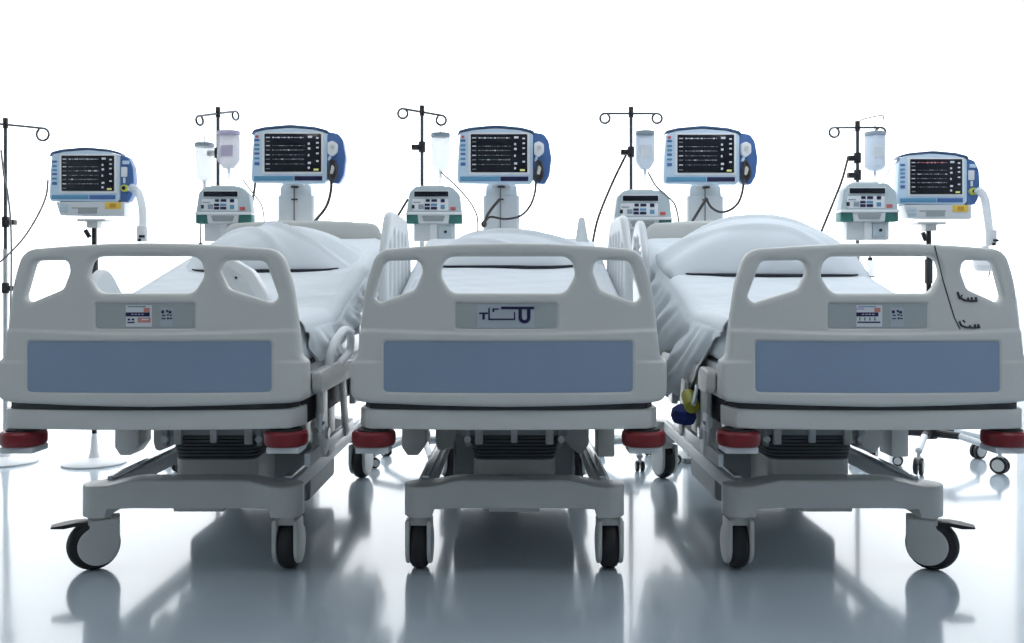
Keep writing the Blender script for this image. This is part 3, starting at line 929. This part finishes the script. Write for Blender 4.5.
# ------------------------------------------------------------------ monitors
MW = 1 / 186.5
def monitor(kind, seed):
    """face in local XZ, origin at bottom centre of housing, facing -Y; units from pixels at 4.9 m"""
    k = MW
    e = empty('patient_monitor')
    r = random.Random(seed)
    # housing outline, px relative to centre (x) and bottom (z)
    def O(l): return [(a * k, b * k, c * k) for a, b, c in l]
    body = fillet(O([(-45, 3, 3), (-43, 0, 2), (30, -1, 3), (33, 3, 3), (33, 51, 4), (20, 55, 30), (-5, 57, 60), (-30, 55, 30), (-42, 52, 5), (-44, 30, 0)]), 6)
    b = MB().prism(body, 0, .055, 'mon', 'Y', .006, 3)
    b.prism([(u * .90 - .01, v * .86 + .02) for u, v in body], .05, .09, 'mon', 'Y', .015, 3)
    b.build('housing', e)
    rim = fillet(O([(-44.5, 50, 0), (-42, 52.5, 4), (-30, 55.6, 30), (-5, 57.8, 60), (20, 55.6, 30), (34, 51, 6), (34.5, 50, 0), (34, 54, 6), (21, 57.6, 30), (-5, 60, 60), (-31, 57.6, 30), (-43, 54.6, 5)]), 5)
    MB().prism(rim, -.002, .06, 'monrim', 'Y', .002).build('top_rim', e)
    fr = MB()
    fr.prism(rrect(-33.5 * k, 8.5 * k, 29.5 * k, 52.5 * k, 1.5 * k), -.004, .01, 'white', 'Y', .002)
    fr.build('screen_frame', e)
    sc = MB().prism(rrect(-31 * k, 11 * k, 27 * k, 50.5 * k, .8 * k), -.007, .005, 'screen', 'Y', .001).build('screen', e)
    t = MB(); y = -.0085
    def tr(x0, z0, x1, z1, m): t.box(x0 * k, y, z0 * k, x1 * k, y + .0025, z1 * k, m, 0)
    rows = [46.5, 42.5, 38, 33.5, 28.5, 24, 19, 14]
    for j, z in enumerate(rows):
        tr(-29.5, z - .5, -25.5, z + .5, 'trace' if j % 2 == 0 else 'tracedim')
        if j < 7 and j not in (1,):
            pts = []
            x = -23
            while x < 9.5:
                ww = r.choice((1.2, 2, 2.6)); hgt = r.choice((.35, .5, .9, 1.3)) if j in (0, 3, 5) else .3
                tr(x, z - hgt / 2, min(x + ww, 10), z + hgt / 2, ('traceR' if (kind == 'red' and j == 0) else 'trace') if j == 0 else ('trace' if r.random() < .3 else 'tracedim')); x += ww + r.choice((.2, .5, .9))
    for z, w_ in ((47, 4.5), (40, 2), (35, 2.6), (28, 1.6), (20, 3), (15, 2)):
        tr(13.5, z - 1, 13.5 + w_, z + 1.2, 'trace')
    for z in (46, 41, 36, 30, 22): tr(22, z - .8, 24.6, z + .8, 'trace')
    tr(19.5, 12.2, 24.5, 14.2, 'traceY')
    t.build('waveform', sc)
    q = MB()
    for j, z in enumerate((44, 39, 34.5, 30, 25, 19)):
        q.box(-41.5 * k, -.004, (z - 1.1) * k, -36.5 * k, .004, (z + (1.1 if j != 5 else 2.2)) * k, 'monblue' if j in (0, 3, 5) else 'teal', .001)
    q.build('button', e)
    if kind == 'wide':
        q = MB().box(-40.5 * k, -.004, 46.5 * k, -37.5 * k, .004, 49 * k, 'redkey', .001); q.build('alarm_light', e)
    st = MB()
    st.box(-42 * k, -.004, 2 * k, -1.5 * k, .003, 6.6 * k, 'teal', .001); st.box(-.5 * k, -.004, 2 * k, 28 * k, .003, 6.6 * k, 'navy' if kind == 'wide' else 'monblue', .001)
    st.build('control_strip', e)
    # blue side module
    if kind == 'wide':
        side = fillet(O([(33, 4, 0), (36, 0, 3), (45, -1, 3), (50, 8, 12), (52, 26, 20), (49, 44, 12), (44, 51, 6), (33, 53, 0)]), 6)
    else:
        side = fillet(O([(33, 0, 0), (42, -1, 3), (46, 6, 10), (48, 22, 20), (47, 38, 12), (42, 49, 5), (33, 52, 0)]), 6)
    md = MB().prism(side, .004, .06, 'monblue', 'Y', .008, 3)
    o = md.build('side_module', e)
    d = MB()
    if kind == 'wide':
        d.prism(fillet(O([(34, 30, 3), (38, 26, 3), (44, 31, 4), (44, 40, 3), (39, 43, 3), (34, 41, 2)])), -.022, .01, 'white', 'Y', .006, 3)
        d.cyl((39 * k, -.026, 36 * k), (39 * k, -.02, 36 * k), 2.4 * k, 'plastic', 14)
        d.prism(fillet(O([(34, 23, 2), (36, 22, 2), (38, 26, 2), (36, 28, 2)])), -.02, .006, 'mon', 'Y', .003)
        d.build('sensor_clip', o)
        cmb = MB()
        cmb.prism(fillet(O([(33.5, 6, 2), (37, 2, 3), (43.5, 4, 3), (44, 16, 5), (41, 24, 3), (36, 22, 3)])), -.012, .006, 'cable', 'Y', .004)
        cmb.prism(fillet(O([(36.5, 9, 1), (39.5, 8, 1), (41.5, 15, 2), (38.5, 19, 2)])), -.022, -.008, 'plastic', 'Y', .003)
        for a in range(3):
            cmb.tube([(35 * k + a * .004, -.004 - a * .006, 8 * k), (37 * k, -.012, 22 * k), (41 * k, -.012, 20 * k), (43 * k, -.01 - a * .006, 9 * k), (39 * k, -.014, 2 * k)], .006, 'cable', 8, smooth=6, closed=True)
        cmb.build('coiled_lead', o)
    else:
        d.prism(fillet(O([(34.5, 27, 1), (41, 27, 1), (41, 38, 1), (34.5, 38, 1)])), -.004, .006, 'white', 'Y', .002)
        d.box(36 * k, -.004, 41 * k, 43 * k, .006, 45 * k, 'mon', .001)
        d.box(37 * k, -.006, 20 * k, 39 * k, .006, 26 * k, 'white', .001)
        d.cyl((39 * k, -.022, 14 * k), (39 * k, .01, 14 * k), 4 * k, 'ylime', 18, bev=.004)
        d.cyl((39 * k, -.024, 14 * k), (39 * k, -.02, 14 * k), 2.2 * k, 'black', 14)
        d.build('port', o)
    return e

def dock(e):
    k = MW
    b = MB()
    b.prism(fillet([(-37 * k, -3 * k, .004), (-33 * k, -16 * k, .008), (38 * k, -17 * k, .01), (38 * k, -1 * k, .004), (-37 * k, -1 * k, .004)]), 0, .08, 'plastic_lt', 'Y', .004)
    b.box(-34 * k, .01, -2 * k, 34 * k, .12, 1 * k, 'dark', .001)
    o = b.build('recorder', e)
    p = MB()
    p.box(-33 * k, -.004, -13 * k, -24 * k, .003, -3 * k, 'pump', .002)
    for z in (-6, -9.5): p.box(-32 * k, -.006, (z - .5) * k, -25 * k, .002, (z + .5) * k, 'mon', 0)
    p.build('key_panel', o)
    MB().box(-20 * k, -.003, -8.5 * k, 9 * k, .003, -7.2 * k, 'plastic_dk', 0).box(-13 * k, -.003, -14 * k, 8 * k, .003, -8.5 * k, 'plastic_dk', 0).build('paper_slot', o)
    MB().box(17 * k, -.004, -9 * k, 34 * k, .003, -1.5 * k, 'yellow', .001).box(22 * k, -.0052, -7.6 * k, 29 * k, .003, -3 * k, 'amber', 0).build('yellow_label', o)

MD = 4.9
mon = {}
mon[300] = monitor('wide', 11); mon[505] = copy_tree(mon[300]); mon[712] = copy_tree(mon[300])
mon[90] = monitor('side', 5); mon[938] = monitor('red', 8)
sets = {300: (295, 182.5, 1.0, 'patient monitor on the column behind the leftmost bed, red key at its corner'),
        505: (501, 183, 1.0, 'patient monitor on the column behind the middle bed'),
        712: (707.5, 183.5, 1.0, 'patient monitor on the column behind the right bed, dark lead looping below'),
        90: (90, 201, .93, 'leftmost patient monitor, on a thin pole stand with a yellow label below it'),
        938: (937.5, 204, .92, 'rightmost patient monitor, red trace on its screen, white hose at its side')}
for kx, (px, py, sc_, lab) in sets.items():
    p = P(px, py, MD - .1); e = mon[kx]
    e.location = p; e.scale = (sc_ * .955, sc_, sc_ * .945)
    tag(e, lab, 'patient monitor', 'patient monitors behind the beds')
    e.rotation_euler = (0, 0, 0)
dock(mon[90]); dock(mon[938])

# white columns carrying the three middle monitors
def column(px, ptop, label):
    k = MW; p = P(px, ptop, 4.98)
    e = empty('monitor_column', (p.x, p.y, 0))
    H = p.z
    b = MB()
    b.prism(fillet([(-.098, -.07, .02), (.098, -.07, .02), (.098, .09, .02), (-.098, .09, .02)]), .02, H - .07, 'plastic_lt', 'Z', .004)
    b.prism(fillet([(-.085, H - .075, .0), (.085, H - .075, .0), (.082, H - .02, .025), (.06, H, .02), (-.06, H, .02), (-.082, H - .02, .025)]), -.065, .08, 'plastic_lt', 'Y', .005)
    b.build('column_body', e)
    MB().prism(rrect(-.14, -.13, .14, .13, .04), 0, .03, 'plastic_dk', 'Z', .006).build('foot_plate', e)
    a = MB().box(-.05, -.11, H - .02, .05, .03, H + .012, 'plastic_lt', .004).cyl((-.0, -.085, H - .03), (-.0, -.085, H - .002), .02, 'dark')
    a.build('mounting_bracket', e)
    c = MB()
    c.tube([(-.005, -.078, H - .02), (-.005, -.078, H - .3)], .0035, 'cablegrey', 6)
    c.box(-.02, -.083, H - .095, .012, -.07, H - .088, 'dark', 0)
    c.build('cable_clip', e)
    return tag(e, label, 'monitor column', 'white columns under the monitors')
column(298.5, 184, 'white column behind the pillow of the leftmost bed')
column(501.5, 184, 'white column behind the pillow of the middle bed')
column(703, 184.5, 'white column behind the pillow of the right bed')

# rolling stands under the outer monitors
def five_base(e, R_, z, legm, r_c=.035, hub='black', rot=0, tipm='white'):
    if R_ < .19:
        MB().lathe([(.16, 0), (.165, .008), (.15, .02), (.03, .034), (.022, .06), (.014, .16)], 'white', seg=36).build('round_base', e)
        return
    MB().cyl((0, 0, z - .03), (0, 0, z + .05), .045, hub, 20, bev=.006).build('hub', e)
    for i in range(5):
        a = rot + 2 * PI * i / 5
        d = Vector((math.cos(a), math.sin(a), 0)); 
        l = MB()
        m0 = d * .04 + Vector((0, 0, z)); m1 = d * R_ * .45 + Vector((0, 0, z)); m2 = d * R_ + Vector((0, 0, z - .045))
        l.tube([m0, m1], .020, legm, 10, radii=[.022, .019]); l.tube([m1, m2], .017, tipm, 10)
        o = l.build('leg', e)
        w_ = MB(); c = m2 + Vector((0, 0, -.035))
        t = Vector((-d.y, d.x, 0))
        rr = (z - .045) * .36
        w_.cyl(m2, (m2.x, m2.y, rr * 1.6), .009, 'steel', 10)
        for s_ in (-1, 1):
            cc = Vector((m2.x, m2.y, rr)) + t * s_ * .013
            w_.cyl(cc - t * .008, cc + t * .008, rr, 'black', 20, bev=.003)
            w_.cyl(cc + t * s_ * .007, cc + t * s_ * .011, rr * .7, 'plastic', 16)
        w_.box(m2.x - .014, m2.y - .014, rr * 1.3, m2.x + .014, m2.y + .014, rr * 2.1, 'plastic', .003)
        w_.build('castor', o)

def roll_stand(px, pytop, label, rot, hub='black', R_=.36):
    p = P(px, pytop, 4.82)
    e = empty('monitor_stand', (p.x, p.y + .05, 0)); H = p.z
    MB().cyl((0, 0, .15), (0, 0, H - .02), .013, 'black', 16).build('pole', e)
    MB().box(-.03, -.03, H - .05, .03, .03, H - .012, 'plastic', .004).box(-.075, -.04, H - .016, .075, .05, H - .004, 'plastic', .003).cyl((-.04, -.02, H - .06), (-.02, -.01, H - .1), .012, 'black', 12).build('clamp', e)
    MB().cyl((0, 0, H - .33), (0, 0, H - .2), .02, 'dark', 16).build('grip', e)
    five_base(e, R_, .165, hub, rot=rot, hub=hub)
    return tag(e, label, 'monitor stand', 'pole stands of the outer monitors')
roll_stand(90, 218, 'pole stand with a pale round base under the leftmost patient monitor', PI * 1.05, 'plastic_lt', .17)
roll_stand(933, 221, 'rolling stand under the rightmost patient monitor, black hub and white legs', -.87)

# ------------------------------------------------------------------ iv stands
def iv_stand(px, d, ptop, half, yaw, tiltb, label, loop=.033, base_rot=.5, clamps=(), thick=.0095, R_=.28):
    p = P(px, ptop, d); H = p.z
    e = empty('iv_stand', (p.x, p.y, 0))
    MB().cyl((0, 0, .12), (0, 0, H * .62), .0125, 'steel', 14).cyl((0, 0, H * .62), (0, 0, H - .02), thick, 'pole', 14).build('pole', e)
    MB().cyl((0, 0, H - .055), (0, 0, H), .013, 'black', 14, bev=.002).build('top_cap', e)
    h = MB(); cy, sy = math.cos(yaw), math.sin(yaw)
    for s in (-1, 1):
        z0 = H - .035; ex = half * s
        ze = z0 - tiltb * s
        pts = [(0, 0, z0), (ex * cy, ex * sy, ze)]
        n = 18
        for i in range(1, n):
            a = PI / 2 - s * 2 * PI * i / n * .96
            pts.append(((ex + loop * math.cos(a)) * cy, (ex + loop * math.cos(a)) * sy, ze - loop + loop * math.sin(a)))
        h.tube(pts, .0062, 'pole', 8)
    h.build('hook_bar', e)
    for dz, sgn in clamps:
        MB().cyl((0, 0, dz - .028), (0, 0, dz + .028), .019, 'black', 16, bev=.003).box(min(0, sgn * .055), -.018, dz - .016, max(0, sgn * .055), .018, dz + .012, 'black', .005).build('clamp', e)
    five_base(e, R_, .12, 'steel', rot=base_rot, hub='dark')
    return tag(e, label, 'IV stand', 'IV stands behind the beds')
zof = lambda py, d: CAMH - (py - 289) * d / FPX
iv_stand(5.5, 4.9, 118, .20, 0, .02, 'IV stand at the far left edge with a wide bare hook', .033, .9, [(zof(222, 4.9), 1), (zof(288, 4.9), 1)], R_=.17)
iv_stand(218, 4.9, 107, .13, 1.1, -.035, 'IV stand behind the leftmost bed with a milky bag beside its pole', .024, .5, [(zof(153, 4.9), -1)])
iv_stand(422, 4.9, 105.5, .103, 0, .018, 'IV stand between the leftmost and the middle bed', .026, 1.2, [(zof(147, 4.9), -1)])
iv_stand(631, 4.9, 107, .14, 0, 0, 'IV stand behind the gap of middle and right bed, its bar level', .026, 1.0, [(zof(152, 4.9), -1)], R_=.24)
iv_stand(857.5, 4.9, 121, .125, 0, 0, 'IV stand behind the right bed with two black clamps on its pole', .026, .8, [(zof(158, 4.9), -1), (zof(175, 4.9), -1)], R_=.2)

# ------------------------------------------------------------------ infusion pumps
def pump():
    k = MW
    e = empty('infusion_pump')
    def O(l): return [(a * k, b * k, c * k) for a, b, c in l]
    MB().prism(fillet(O([(-27, 10, 1), (-24, 30, 3), (-18, 36, 5), (17, 36, 8), (25, 28, 8), (27, 10, 1)]), 6), 0, .07, 'pump', 'Y', .006, 3).build('casing', e)
    MB().prism(fillet(O([(-27.5, 8.5, .5), (-27, 11, 1), (27, 11, 1), (27.5, 8.5, .5)])), -.012, .07, 'white', 'Y', .002).build('ledge', e)
    MB().prism(O2(O([(-27, 0, 0), (-15, 0, 0), (-16, 9, 0), (-27, 9, 0)])), .0, .07, 'green', 'Y', .002).build('green_corner', e)
    MB().prism(O2(O([(14, 0, 0), (27, 0, 0), (27, 9, 0), (15, 9, 0)])), .0, .07, 'green', 'Y', .002).build('green_corner', e)
    MB().prism(fillet(O([(-15, 0, 0), (14, 0, 0), (15, 9, 0), (-16, 9, 0)])), -.006, .07, 'plastic_lt', 'Y', .004).prism(fillet(O([(-10, 2, 1), (9, 2, 1), (11, 7.5, 1), (-12, 7.5, 1)])), -.009, .01, 'plastic_dk', 'Y', .003).build('syringe_cradle', e)
    MB().prism(rrect(-20 * k, 25.5 * k, 15 * k, 32 * k, .8 * k), -.006, .01, 'plastic_lt', 'Y', .001).prism(rrect(-19 * k, 26 * k, 14 * k, 31 * k, .5 * k), -.009, .01, 'screen', 'Y', .001).build('display', e)
    b = MB()
    b.prism(rrect(-21 * k, 12.5 * k, 14 * k, 24 * k, 1 * k), -.003, .01, 'white', 'Y', .001)
    for (x, z, w_, h_, m_) in ((-8, 21, 4, 2.6, 'navy'), (-2.5, 21, 5.5, 2.6, 'navy'), (6.5, 20.5, 4, 3.2, 'navy'), (-15, 14, 5, 4.5, 'lid'), (-9, 13.5, 5, 2.6, 'navy'), (-3, 13.5, 6, 2.6, 'navy'), (-9, 17, 5, 2.2, 'navy'), (-3, 17, 6, 2.2, 'teal'), (6.5, 14, 4, 4, 'teal'), (-21.5, 14.5, 2.6, 3.6, 'black'), (-20, 20, 7, 1, 'lid')):
        b.box(x * k, -.006, z * k, (x + w_) * k, .004, (z + h_) * k, m_, .0008)
    b.build('keypad', e)
    MB().box(16 * k, -.006, 13 * k, 21 * k, .006, 16 * k, 'redkey', .001).build('stop_key', e)
    MB().box(-14 * k, .02, 35 * k, 10 * k, .06, 37.5 * k, 'plastic_lt', .002).build('carry_handle', e)
    MB().box(-20 * k, .02, -17 * k, 20 * k, .075, 1 * k, 'plastic_lt', .006).box(4 * k, .01, -14 * k, 16 * k, .03, -2 * k, 'pump', .003).box(-4 * k, .012, -17 * k, 3 * k, .03, 0, 'white', .003).cyl((11 * k, .004, -8 * k), (11 * k, .02, -8 * k), .008, 'black', 10).build('lower_body', e)
    return e
def O2(l): return [(a, b) for a, b, c in l]
pp = pump()
pumps = [pp, copy_tree(pp), copy_tree(pp), copy_tree(pp)]
for o_, (px, py, lab, s_) in zip(pumps, ((223.5, 223.5, 'infusion pump behind the leftmost bed with its upper edge below a milky bag', 1.0),
                                   (434, 223.5, 'infusion pump above the left corner of the middle footboard', 1.0),
                                   (643, 229, 'infusion pump behind the gap of the middle and right beds', 1.04),
                                   (869.5, 221.5, 'infusion pump standing tall above the right footboard', 1.04))):
    p = P(px, py, 4.76)
    o_.location = p; o_.scale = (s_,) * 3
    tag(o_, lab, 'infusion pump', 'infusion pumps on the IV stands')

# ------------------------------------------------------------------ bags and bottles
def bottle(px0, py0, px1, py1, d, m, lidm, label, name='iv_bag', kind='bag', cat='IV bag'):
    a = P(px0, py0, d); c = P(px1, py1, d); W = (c.x - a.x) / 2; H = a.z - c.z
    e = empty(name, ((a.x + c.x) / 2, d, c.z))
    if kind == 'bag':
        b = MB(); rings = []
        for i in range(14):
            t = i / 13; w_ = W * min(1, .45 + 2.6 * t) if t < .25 else W * (1 - .05 * smst(t, .8, 1))
            dp = .028 * math.sin(PI * min(1, .15 + t * .8)) ** .5
            rings.append([(w_ * math.copysign(abs(math.cos(q)) ** .45, math.cos(q)), dp * math.copysign(abs(math.sin(q)) ** .8, math.sin(q)), H * (.06 + .9 * t)) for q in [2 * PI * j / 28 for j in range(28)]])
        b.loft(rings, m); b.build('pouch', e, smooth=60)
    else:
        MB().lathe([(W * .45, .05 * H), (W * .8, .1 * H), (W, .16 * H), (W, .85 * H), (W * .9, .93 * H)], m, seg=26).build('bottle_body', e)
    MB().lathe([(W * .94, H * .90), (W * 1.02, H * .91), (W * 1.02, H * .985), (W * .9, H)], lidm, seg=26, sy=.75 if kind == 'bag' else 1).build('cap', e)
    MB().cyl((0, 0, -.012), (0, 0, H * .1), .008, 'bagblue', 10).cyl((0, 0, -.05), (0, 0, -.01), .0095, 'bagclear', 10).build('outlet', e)
    if m != 'bagclear': tg = MB().box(-W * .5, -.032 if kind == 'bag' else -W * 1.02, H * .35, W * .5, (-.029 if kind == 'bag' else -W * .98), H * .62, 'sticklilac' if kind == 'bag' and m == 'bagpink' else 'sticker', 0)
    if m != 'bagclear': tg.build('label_patch', e)
    hk = MB().tube([(0, 0, H), (0, 0, H + .04)], .0022, 'pole', 6); hk.build('hanger', e)
    return tag(e, label, cat, 'fluid containers on the IV stands')
bottle(217.5, 131, 240, 171, 4.82, 'bagpink', 'sticklilac', 'milky white bag with a lilac tinge, beside the IV pole of the leftmost bed')
bottle(195, 143, 214, 184, 4.86, 'bagclear', 'lid', 'faint clear canister with grey lid, left of the milky bag', 'suction_canister', 'bottle', 'canister')
bottle(431, 133, 450, 174, 4.84, 'bagclear', 'lid', 'faint clear bag with a dark blue top behind the middle bed')
bottle(635.5, 131, 654.5, 172, 4.82, 'bagblue', 'lid', 'pale blue bag right of the pole with the level bar')
bottle(865, 132, 885, 173, 4.84, 'bagblue', 'lid', 'pale blue bottle with ribbed grey lid over the rightmost pump', 'iv_bottle', 'bottle', 'IV bottle')

# ------------------------------------------------------------------ cables and hoses
def cable(pts, d, r, label, m='cable', name='cable', ends=None, cat='cable', dd=None):
    P3 = [P(x, y, d if dd is None else dd[i]) for i, (x, y) in enumerate(pts)]
    c0 = P3[0].copy()
    b = MB().tube([p - c0 for p in P3], r * 1.25, m, 8, smooth=8)
    if ends:
        q = P3[-1] - c0
        b.lathe([(.004, -.018), (.014, -.012), (.016, .004), (.006, .018)], ends, tuple(q), seg=14)
    o = b.build(name, loc=c0, smooth=180)
    return tag(o, label, cat, 'leads and lines behind the beds')
cable([(48, 180), (46, 196), (38, 215), (22, 240), (0, 262), (-12, 268)], 4.8, .004, 'grey cable sagging from the leftmost monitor to the far left IV stand', 'cablegrey')
cable([(1, 150), (4, 175), (8, 195), (11, 230), (11, 290), (9, 350), (8, 400)], 4.86, .004, 'thin cable running down beside the far left IV stand', 'cablegrey')
cable([(201, 222), (200.5, 232), (200.5, 246)], 4.72, .003, 'short line with a dark plug below the leftmost infusion pump', 'cablegrey', ends='dark')
cable([(331, 178), (331, 190), (326, 207), (312, 225), (306, 236)], 4.79, .006, 'black lead from the monitor handle into the leftmost bed')
cable([(257, 160), (255, 185), (252, 205), (249, 235)], 4.86, .005, 'dark cable falling left of the leftmost column monitor')
cable([(243, 180), (252, 192), (261, 204), (264, 218), (264, 232)], 4.78, .0025, 'thin line curling right of the leftmost infusion pump', 'cablegrey')
cable([(408, 199), (402, 209), (395, 221), (389, 236)], 4.8, .005, 'dark line slanting down left of the middle infusion pump')
cable([(441, 172), (458, 188), (470, 202), (477, 216), (478, 232)], 4.8, .003, 'thin line curving from the faint clear bag to the middle bed', 'cablegrey')
cable([(536, 178), (535, 192), (530, 206), (520, 216), (505, 219), (490, 217), (484, 224)], 4.79, .0045, 'dark lead looping under the middle column monitor', ends='black')
cable([(500, 199), (493, 207), (487, 216), (484, 226)], 4.76, .006, 'thick black lead on the face of the middle column')
cable([(626, 155), (616, 175), (605, 200), (597, 222), (592, 246)], 4.8, .005, 'long dark line slanting down left of the pole with the level bar')
cable([(648, 172), (656, 186), (667, 196), (675, 205), (679, 222), (680, 232)], 4.76, .0035, 'brown line curving beside the pump toward the right bed', 'cablegrey')
cable([(744, 180), (742, 193), (738, 203), (730, 210), (720, 212), (711, 207), (706, 198)], 4.74, .005, 'dark lead looping below the right column monitor')
cable([(707, 198), (701, 207), (692, 222), (688, 230)], 4.76, .006, 'thick black lead running down the right column', ends='black')
cable([(848, 158), (842, 180), (833, 203), (822, 230), (818, 242)], 4.8, .005, 'dark line slanting down to the pillow of the right bed')
cable([(882, 190), (884, 180), (890, 169), (898, 161)], 4.82, .0028, 'fine pale line arching from the rightmost pump to its monitor', 'tube')
cable([(859, 122), (864, 119), (882, 115.5), (883, 121)], 4.86, .0025, 'thin wire hook sticking out above the bar of the right stand', 'cablegrey', 'wire_hook', cat='hook')

def hose(pts, label, end):
    P3 = [P(x, y, 4.68) for x, y in pts]; c0 = P3[0].copy()
    e = empty('breathing_hose', c0)
    loc = [p - c0 for p in P3]
    sp = spline(loc, 10)
    radii = [.020 + .0022 * (1 if i % 2 else -1) for i in range(len(sp))]
    MB().tube(sp, .02, 'tube', 12, radii=radii).build('corrugated_hose', e, smooth=180)
    q = loc[-1]
    MB().cyl(q + Vector((0, 0, .03)), q + Vector((0, 0, -.05)), .027, 'white', 18, bev=.004).build('connector', e)
    MB().box(q.x - .004, q.y - .032, q.z - .03, q.x + .024, q.y - .02, q.z - .018, 'black', .001).box(q.x - .008, q.y - .032, q.z - .05, q.x + .006, q.y - .02, q.z - .035, 'black', .001).build('dark_mark', e)
    if end:
        m_ = q + Vector((-.03, 0, -.15))
        MB().lathe([(.01, -.035), (.045, -.028), (.062, 0), (.055, .035), (.022, .07), (.016, .1)], 'bagpink', tuple(m_), seg=22).build('mask', e)
        MB().tube([m_ + Vector((0.02, -.01, -.03)), m_ + Vector((.012, -.01, -.06))], .003, 'cable', 6).build('mask_cord', e)
    return tag(e, label, 'hose', 'pale hoses on the outer monitors')
hose([(977, 189), (984, 197), (987, 212), (989, 228), (991, 236)], 'white corrugated hose hanging beside the rightmost monitor with a clear mask', True)
hose([(130, 187), (138, 192), (142, 206), (143, 220), (142, 232)], 'faint pale hose hanging beside the leftmost monitor', False)
dr = MB()
a = P(870, 268, 4.72)
dr.box(-.02, -.015, -.045, .02, .015, .04, 'bagclear', .006).cyl((0, 0, .04), (0, 0, .12), .004, 'cable', 8).box(-.02, -.017, -.048, .02, .017, -.043, 'dark', 0).box(-.01, -.01, .04, .01, .01, .055, 'black', .002).cyl((0, 0, -.048), (0, 0, -.09), .003, 'bagblue', 8)
tag(dr.build('drip_chamber', loc=a), 'small clear drip chamber seen through the middle opening of the right footboard', 'drip chamber')

# ------------------------------------------------------------------ curtain at the right
cu = MB(); rows = []
for i in range(90):
    t = i / 89; x = 3.02 + 1.25 * t
    yy = 5.45 + .05 * math.sin(t * 42) + .02 * math.sin(t * 97 + 1)
    rows.append([(x + .03 * math.sin(t * 30) * (1 - z / 3.2) * .5, yy, z) for z in [.03 + (3.2 - .03) * j / 12 for j in range(13)]])
cu.loft(rows, 'curtain', False, False)
co = tag(empty('curtain', (0, 0, 0)), 'sheer pale curtain at the right edge of the room', 'curtain')
cloth = cu.build('curtain_cloth', co, smooth=180)
MB().cyl((2.8, 5.45, 3.22), (4.38, 5.45, 3.22), .015, 'steel').box(2.8, 5.43, 3.2, 4.38, 5.47, 3.3, 'white', .003).build('curtain_track', co)

# ------------------------------------------------------------------ output look
vs = S.view_settings
S.display_settings.display_device = 'sRGB'
vs.view_transform = 'Standard'; vs.look = 'None'; vs.gamma = 1; vs.exposure = 0.0
vs.use_curve_mapping = False
S.cycles.use_denoising = True
S.cycles.max_bounces = 8; S.cycles.transparent_max_bounces = 16
S.cycles.sample_clamp_indirect = 6
bpy.context.view_layer.update()
